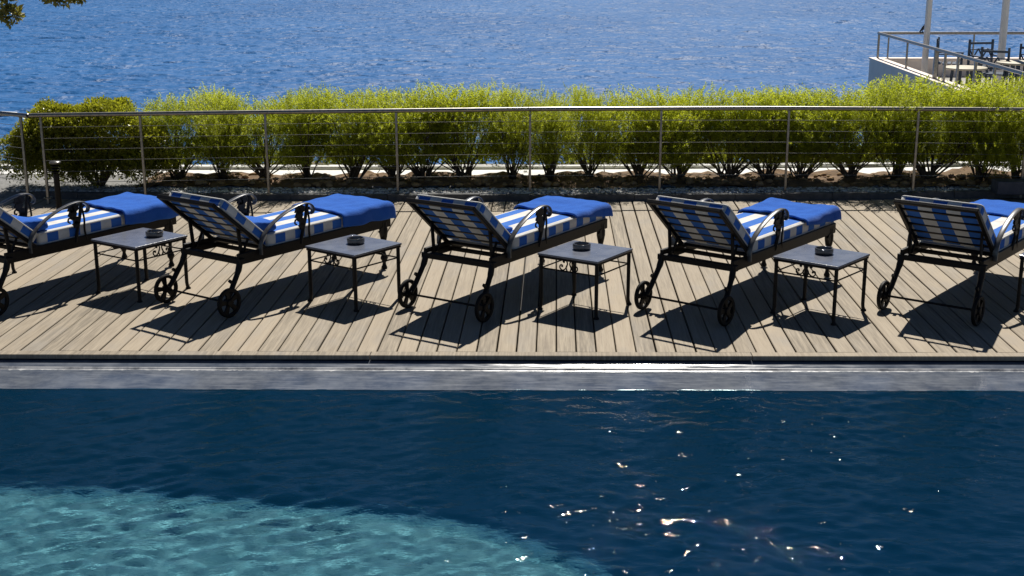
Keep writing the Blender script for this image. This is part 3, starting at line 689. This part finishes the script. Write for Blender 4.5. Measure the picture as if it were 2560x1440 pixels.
        for k in range(5):
            a5 = 2*math.pi*k/5+.5; d = Vector((math.cos(a5), 0, math.sin(a5))); e2 = Vector((-d.z, 0, d.x))
            q = [d*.02-e2*.012, d*.088-e2*.021, d*.088+e2*.021, d*.02+e2*.012]
            mb.add([p+Vector((0, -.008, 0)) for p in q]+[p+Vector((0, .008, 0)) for p in q], [(0, 1, 2, 3), (7, 6, 5, 4), (0, 4, 5, 1), (1, 5, 6, 2), (2, 6, 7, 3), (3, 7, 4, 0)])
        mb.build('spokes', M['iron'], w)
        # foot leg: turned cast leg with a knob low down
        mb = MB(); xx, yy = 1.61, s*.288
        mb.lathe([(.014, 0), (.024, .004), (.026, .014), (.018, .03), (.014, .05), (.019, .066), (.030, .085), (.031, .10), (.020, .122), (.014, .145), (.015, .19), (.021, .235), (.030, .275), (.036, .31), (.036, .345), (.030, .375), (.030, .40)], 14, (xx, yy, 0))
        mb.box((xx, yy, .385), (.07, .05, .05)); leaf_shape(mb, (xx-.02, .37), .09, -1.9, yy+s*.02)
        mb.build('foot_leg', M['iron'], t, True)
        # prop of the backrest
        mb = MB(); mb.beam((.028, s*.265, .632), (.052, s*.265, .385), .014, .026, (1, 0, 0)); mb.beam((.052, s*.265, .40), (.30, s*.265, .395), .012, .018); mb.beam((.065, s*.25, .40), (.135, s*.25, .525), .012, .016)
        mb.build('backrest_prop', M['iron'], t)
    mb = MB(); mb.tube([(-.172, -.36, .11), (-.172, .36, .11)], .0085, 8); mb.build('axle', M['iron'], t, True)
    return t
lpose = [(-4.3126, 9.4766, 1.0424), (-2.5684, 9.5051, .9777), (-.708, 9.4243, 1.0153), (1.0501, 9.3898, .9337), (2.8408, 9.4384, .9418)]
llab = ['blue and white striped lounger cut off by the left edge of the photo, farthest left', 'blue and white striped lounger between the first and second iron tables from the left',
        'blue and white striped lounger in the middle, between the second and third tables', 'blue and white striped lounger between the third and fourth tables', 'blue and white striped lounger cut off by the right edge, backrest slats plainly seen']
def place(o, pose): o.location = (pose[0], pose[1], 0); o.rotation_euler = (0, 0, pose[2])
proto = make_lounger()
loungers = [proto]+[copy_tree(proto) for _ in range(4)]
for o, p, l in zip(loungers, lpose, llab): place(o, p); tag(o, l, 'sun lounger', 'striped sun loungers in a row on the deck')

# towels: one folded over the foot of each lounger, one tucked against each backrest
def drape(seed, u0, drop0, drop1, enddrop, skew=0., far=.1):
    rg = np.random.default_rng(seed); nu, nw = 44, 60; half = .296; r = .03; top = .549; V = []
    U1 = 1.712; ph = rg.uniform(0, 6, 6)
    for i in range(nu):
        tu = i/(nu-1); Lu = (U1-u0)+enddrop; s_u = tu*Lu
        for j in range(nw):
            tw = j/(nw-1)*2-1
            f = min(1, max(0, s_u/(U1-u0))); dn = drop0+(drop1-drop0)*f; df = far
            d = dn if tw < 0 else df; sw = tw*(half+d); aw = abs(sw)
            us = u0+skew*(tw*.5+.5)*(1-f)+s_u*(1-skew*(tw*.5+.5)/(U1-u0)*0)
            def fold(a, h):
                if a < h-r: return a, 0.
                k = a-(h-r)
                if k < r*1.5708: return h-r+r*math.sin(k/r), r-r*math.cos(k/r)
                return h, r+(k-r*1.5708)
            w, dz1 = fold(aw, half+.012); u, dz2 = fold(us-u0, U1-u0); u += u0
            hang = max(dz1, dz2)-(.5*min(dz1, dz2) if min(dz1, dz2) < .05 else .025)*0
            z = top-math.hypot(dz1, dz2) if min(dz1, dz2) < .03 else top-max(dz1, dz2)
            wob = .008*math.sin(9*us+ph[0]+4*w)+.006*math.sin(14*w+ph[1]+6*us)+.004*math.sin(29*us+ph[2]+11*w)+.003*math.sin(43*w-21*us+ph[3])
            out = .010*math.sin(us*17+ph[3])*min(1, dz1/.08)+.012*min(1, dz1/.1)
            z += wob*.7+.003; y = math.copysign(w+out, sw); ue = u+(.010*math.sin(w*15+ph[4])*min(1, dz2/.08)+.01*min(1, dz2/.1))
            V.append((ue+.008*math.sin(w*7+ph[5])*(i == 0), y, z))
    me = np_mesh('towel', V, grid_faces(nu, nw)[:, ::-1], M['towel'], True)
    bm = bmesh.new(); bm.from_mesh(me); bmesh.ops.recalc_face_normals(bm, faces=bm.faces)
    if sum((f.normal.z*f.calc_area() for f in bm.faces)) < 0: bmesh.ops.reverse_faces(bm, faces=bm.faces)
    bm.to_mesh(me); bm.free()
    o = link('foot_towel', me); s = o.modifiers.new('thickness', 'SOLIDIFY'); s.thickness = .016; s.offset = 1
    sb = o.modifiers.new('soft', 'SUBSURF'); sb.levels = 1; sb.render_levels = 1
    return o
def tuck(seed, w0, w1, thick=0.):
    rg = np.random.default_rng(seed); sec = [(.150, .632), (.20, .628+thick), (.28, .614+thick), (.36, .602+thick), (.405, .592+thick), (.428, .57), (.425, .55), (.40, .538), (.30, .538), (.262, .545), (.20, .597)]
    n = 18; k = len(sec); V = []; ph = rg.uniform(0, 6, 3)
    for i in range(n):
        t = i/(n-1); w = w0+(w1-w0)*t; e = 1-.10*(abs(2*t-1)**8)
        for j, (u, z) in enumerate(sec):
            top = j in (1, 2, 3, 4, 5)
            V.append((.30+(u-.30)*e+(.007*math.sin(w*9+ph[0]) if top else 0), w, .57+(z-.57)*e+(.006*math.sin(w*13+ph[1]+u*12) if top else 0)))
    mb = MB(); mb.add(V, [(i*k+j, i*k+(j+1) % k, (i+1)*k+(j+1) % k, (i+1)*k+j) for i in range(n-1) for j in range(k)]+[tuple(range(k))[::-1], tuple((n-1)*k+j for j in range(k))])
    o = mb.build('backrest_towel', M['towel'], None, 60); sb = o.modifiers.new('soft', 'SUBSURF'); sb.levels = 1; sb.render_levels = 2
    return o
tw = [(1.10, .10, .135, .05, .10), (1.10, .10, .13, .06, .06), (1.16, .02, .10, .05, .06), (1.13, .04, .10, .05, .05), (1.12, .06, .11, .05, .07)]
where = ['cut off at the left edge', 'beside the second table', 'in the middle', 'beside the fourth table', 'at the right edge']
for i, (a, b, c, d, e) in enumerate(tw):
    o = drape(40+i, a, b, c, d, e); place(o, lpose[i])
    tag(o, 'royal blue towel spread over the foot of the lounger '+where[i], 'towel', 'blue towels over the lounger feet')
    o = tuck(60+i, -.285 if i < 2 else -.22, .28, (.022, .024, -.012, .006, -.01)[i]); place(o, lpose[i])
    tag(o, 'folded blue towel tucked against the backrest of the lounger '+where[i], 'towel', 'folded blue towels at the backrests')

# ------------------------------------------------------------------ iron side tables and ashtrays
def make_table():
    t = empty('side_table'); s = .5193; H = .437; a = s/2-.022
    mb = MB(); mb.box((0, 0, H-.009), (s, s, .016)); o = mb.build('tabletop', M['slatetop'], t); b = o.modifiers.new('bevel', 'BEVEL'); b.width = .004; b.segments = 2
    mb = MB()
    for q in range(4):
        Mz = Matrix.Rotation(R(90*q), 3, 'Z'); mb.box(Mz @ Vector((0, s/2-.016, H-.026)), (s-.012, .018, .018), Mz)
    mb.build('frame', M['iron'], t)
    for q in range(4):
        Mz = Matrix.Rotation(R(90*q), 3, 'Z'); f = lambda x, y, z: Mz @ Vector((x, y, z))
        mb = MB(); mb.tube([f(a, a, H-.02), f(a, a, .2), f(a, a, .055), f(a+.002, a+.002, .03), f(a+.008, a+.008, .004)], [.0145, .0145, .014, .0135, .015], 8)
        mb.lathe([(.012, .0), (.022, .002), (.020, .012), (.012, .02)], 10, f(a+.006, a+.006, 0)); lg = mb.build('leg', M['iron'], t, True)
        mb = MB(); mb.tube([f(a, -a, H-.115), f(a, a, H-.115)], .0058, 7); mb.build('lower_rail', M['iron'], t, True)
    for sgn in (-1, 1):
        mb = MB(); y = sgn*a; P = lambda L: [(x, y, z) for x, z in L]; z0 = H-.115
        for m in (-1, 1):
            mb.tube(smooth_path(P([(m*.012, z0+.002), (m*.022, z0+.030), (m*.010, z0+.058), (m*.022, z0+.084), (m*.042, z0+.086), (m*.046, z0+.070), (m*.034, z0+.066)]), 4), .0052, 6)
            mb.tube(smooth_path(P([(m*.010, z0+.055), (m*.026, z0+.022), (m*.052, z0+.006), (m*.074, z0+.020), (m*.072, z0+.042), (m*.055, z0+.044), (m*.054, z0+.030)]), 4), .0052, 6)
            mb.lathe([(.001, -.009), (.009, 0), (.001, .009)], 8, (m*.056, y, z0+.036)); mb.lathe([(.001, -.008), (.008, 0), (.001, .008)], 8, (m*.038, y, z0+.074))
        mb.build('scroll_ornament', M['iron'], t, True)
    return t
tpose = [(-3.2404, 9.8985, 1.0064+R(90)), (-1.527, 9.6841, .9504), (.2323, 9.5162, 1.0102), (1.9601, 9.4187, .9116), (-4.83, 10.37, 1.0), (3.765, 9.51, .93)]
tlab = ['dark iron side table with slate top between the left edge lounger and the next one', 'dark iron side table with slate top between the second and middle loungers', 'dark iron side table with slate top just right of the middle lounger', 'dark iron side table with slate top left of the right edge lounger',
        'iron side table almost out of frame behind the left edge lounger, one leg seen', 'iron side table cut off by the right edge, only its left corner seen']
tp = make_table(); tabs = [tp]+[copy_tree(tp) for _ in range(5)]
for i, (o, p) in enumerate(zip(tabs, tpose)):
    # scrolls sit on the local y sides; a quarter turn brings them to the sides the photo shows
    place(o, (p[0], p[1], p[2]+R(90))); tag(o, tlab[i], 'side table', 'iron side tables between the loungers')
def make_ashtray():
    mb = MB(); mb.lathe([(.056, 0), (.064, .003), (.068, .010), (.068, .036), (.0675, .039), (.066, .0415), (.0635, .043), (.061, .0435), (.0585, .043), (.056, .041), (.0545, .037), (.051, .013), (.044, .010), (.001, .010)], 32)
    for k in range(3): 
        a = 2.1*k+.4; mb.beam((math.cos(a)*.053, math.sin(a)*.054, .0425), (math.cos(a)*.0675, math.sin(a)*.0675, .0425), .012, .005)
    return mb.build('ashtray', M['ash'], None, 55)
ap = make_ashtray(); ash = [ap]+[copy_tree(ap) for _ in range(3)]
apos = [(-3.13, 9.93), (-1.515, 9.72), (.205, 9.565), (1.985, 9.46)]
for i, o in enumerate(ash):
    o.location = (apos[i][0], apos[i][1], .4371); o.rotation_euler = (0, 0, .7*i)
    tag(o, 'round dark glass ashtray on the %s slate table from the left' % ORD[i], 'ashtray', 'ashtrays on the side tables')

# ------------------------------------------------------------------ terrace on the right, beyond the hedge
e = tag(empty('terrace_wall', (7.2, 24, -3)), 'white plastered terrace wall jutting over the sea at the upper right', 'wall')
to = Vector((7.2, 24, -3))
mb = MB(); mb.box(Vector((7.17, 23.2, -2.9))-to, (.24, 13.6, 6.06)); mb.build('side_wall', M['plaster'], e)
mb = MB(); mb.box(Vector((12.6, 29.88, -2.9))-to, (10.6, .24, 6.06)); mb.build('sea_wall', M['plaster'], e)
mb = MB(); mb.box(Vector((12.6, 23.1, -.30))-to, (10.6, 13.3, .12)); mb.build('terrace_floor', M['sand'], e)
mb = MB(); mb.box(Vector((7.17, 23.2, .145))-to, (.28, 13.66, .03)); mb.build('coping', M['plaster'], e)
mb = MB(); mb.box(Vector((12.63, 29.88, .145))-to, (10.62, .28, .03)); mb.build('coping', M['plaster'], e)
e = tag(empty('terrace_railing', (7.2, 30, .16)), 'thin steel handrail along the top of the white terrace wall', 'railing'); to = Vector((7.2, 30, .16))
mb = MB(); mb.tube([Vector(p)-to for p in ((7.19, 17, .70), (7.19, 29.9, .70))], .032, 10); mb.build('top_rail', M['steel'], e, True)
mb = MB(); mb.tube([Vector(p)-to for p in ((7.19, 29.9, .70), (17.5, 29.9, .70))], .032, 10); mb.build('top_rail', M['steel'], e, True)
for x, y, r in ((7.19, 29.85, .03), (7.19, 27.4, .025), (7.19, 25.3, .05), (7.19, 24.7, .028), (7.19, 23.9, .028), (7.19, 22.9, .03), (7.19, 21.9, .028), (7.19, 20.6, .03), (7.19, 19, .03), (7.42, 29.9, .022), (9.3, 29.9, .022), (11.3, 29.9, .022), (13.5, 29.9, .022)):
    mb = MB(); mb.box(Vector((x, y, .42))-to, (r*1.4, r*1.4, .53)); mb.build('post', M['steel'], e)
for x, y, z0, l in ((7.87, 28.5, -.24, 'slim white mast on the terrace beside the perched bird'), (8.97, 27., -.24, 'thicker white mast on the terrace beside the patterned chair')):
    m = tag(empty('mast', (x, y, z0)), l, 'mast', 'white masts on the terrace')
    mb = MB(); r = .066 if y > 28 else .075; mb.tube([(0, 0, 0), (0, 0, 4.2)], [r, r*.92], 14); mb.build('pole', M['paint'], m, True)
    mb = MB(); mb.lathe([(.13, 0), (.13, .02), (.08, .03), (.075, .1)], 16); mb.build('base', M['paint'], m, True)
    mb = MB(); mb.lathe([(.066, 4.2), (.066, 4.23), (.03, 4.26), (.001, 4.27)], 14); mb.build('cap', M['paint'], m, True)
def make_chair():
    t = empty('terrace_chair'); w = .25
    for sx in (-1, 1):
        mb = MB(); mb.beam((sx*w, .24, 0), (sx*w, .26, .95), .04, .04); mb.build('rear_leg', M['chair'], t)
        mb = MB(); mb.beam((sx*w, -.24, 0), (sx*w, -.24, .62), .04, .04); mb.build('front_leg', M['chair'], t)
        mb = MB(); mb.beam((sx*w, -.27, .63), (sx*w, .25, .63), .05, .025); mb.build('armrest', M['chair'], t)
    for k in range(5): mb = MB(); mb.box((0, -.2+k*.1, .43), (.5, .07, .022)); mb.build('seat_slat', M['chair'], t)
    mb = MB(); mb.beam((-w, .26, .87), (w, .26, .87), .03, .045); mb.beam((-w, .258, .74), (w, .258, .74), .02, .018); mb.beam((-w, .254, .55), (w, .254, .55), .03, .04)
    for k in range(5): mb.beam((-w+k*.1, .257, .76 if k % 2 == 0 else .58), (-w+(k+1)*.1, .257, .58 if k % 2 == 0 else .76), .018, .026)
    mb.build('backrest', M['chair'], t); return t
cp = make_chair(); cpos = [(8.86, 27.6, .15), (8.30, 28.2, 1.25), (8.55, 25.9, 2.6), (9.35, 26.3, -.4), (9.5, 25.2, -1.4)]
clab = ['dark chair with zigzag back facing the sea beside the thicker mast', 'dark chair turned sideways near the bird and slim mast', 'dark chair turned away at the near side of the terrace, low behind the rail', 'dark chair past the thicker mast, seen through the handrail', 'dark chair at the right edge of the terrace by the pale table']
chairs = [cp]+[copy_tree(cp) for _ in range(4)]
for o, p, l in zip(chairs, cpos, clab): o.location = (p[0], p[1], -.24); o.rotation_euler = (0, 0, p[2]); tag(o, l, 'chair', 'dark chairs on the terrace')
def make_ctable():
    t = empty('terrace_table'); mb = MB(); mb.lathe([(.38, .68), (.40, .69), (.40, .715), (.39, .72)], 24); mb.build('tabletop', M['tablewood'], t, True)
    for k in range(4):
        a = math.pi/4+k*math.pi/2; mb = MB(); mb.beam((math.cos(a)*.3, math.sin(a)*.3, 0), (math.cos(a)*.25, math.sin(a)*.25, .68), .04, .04); mb.build('leg', M['chair'], t)
    return t
tt = make_ctable(); t2 = copy_tree(tt)
for o, p, l in ((tt, (7.72, 25.2, -.34), 'pale round table close inside the terrace side wall'), (t2, (8.78, 25.4, -.26), 'pale round table at the right edge of the terrace')):
    o.location = p; tag(o, l, 'table', 'pale round tables on the terrace')
# bird on the far rail
e = tag(empty('bird', (8.15, 29.9, .732)), 'small black bird perched upright on the far terrace rail beside the slim mast', 'bird')
mb = MB(); mb.tube(smooth_path([(-.085, 0, -.035), (-.05, 0, .01), (-.01, 0, .05), (.025, 0, .095), (.045, 0, .13), (.055, 0, .155), (.072, 0, .165), (.092, 0, .162)], 4),
                   [.008]*3+[.012, .014, .017, .02, .024, .028, .031, .034, .036, .036, .035, .033, .031, .028, .026, .024, .023, .023, .023, .022, .021, .017, .010, .006, .004, .003, .0025, .002], 10)
mb.build('body', M['bird'], e, True)
for s in (-1, 1):
    mb = MB(); mb.tube([(.0, s*.012, .045), (.005, s*.012, .0)], .003, 5); mb.tube([(-.01, s*.012, .001), (.022, s*.012, .001)], .003, 5); mb.build('leg', M['bird'], e)
    mb = MB(); mb.tube([(.035, s*.030, .11), (.0, s*.034, .07), (-.045, s*.016, .01)], [.008, .014, .003], 6); mb.build('wing', M['bird'], e, True)

# ------------------------------------------------------------------ tree branch reaching into the top left corner
e = tag(empty('leaning_tree', (-7.4, 11.2, -.05)), 'green leafy branch of a tree hanging into the top left corner', 'tree'); to = Vector((-7.4, 11.2, -.05))
mb = MB(); mb.tube(smooth_path([(0, 0, 0), (.1, 0, .8), (.25, .02, 1.7), (.7, .03, 2.35), (1.3, .03, 2.62)], 5), [.14]*5+[.12]*5+[.10]*5+[.075]*5+[.04], 12); mb.build('trunk', M['bark'], e, True)
mb = MB()
tips = [(-4.66, 11.2, 2.235), (-4.40, 11.22, 2.29), (-4.25, 11.18, 2.235), (-4.14, 11.2, 2.215), (-4.05, 11.2, 2.245), (-4.60, 11.15, 2.075), (-4.72, 11.2, 2.3), (-4.3, 11.2, 2.33), (-4.1, 11.2, 2.33), (-4.5, 11.25, 2.35)]
for p in tips: mb.tube(smooth_path([Vector((1.3, .03, 2.62)), Vector((2.0, .05, 2.60)), (Vector(p)-to)*.6+Vector((2.2, .02, 2.52))*.4, Vector(p)-to], 4), [.016]*4+[.010]*4+[.006]*4+[.003], 6)
mb.build('branch', M['bark'], e, True)
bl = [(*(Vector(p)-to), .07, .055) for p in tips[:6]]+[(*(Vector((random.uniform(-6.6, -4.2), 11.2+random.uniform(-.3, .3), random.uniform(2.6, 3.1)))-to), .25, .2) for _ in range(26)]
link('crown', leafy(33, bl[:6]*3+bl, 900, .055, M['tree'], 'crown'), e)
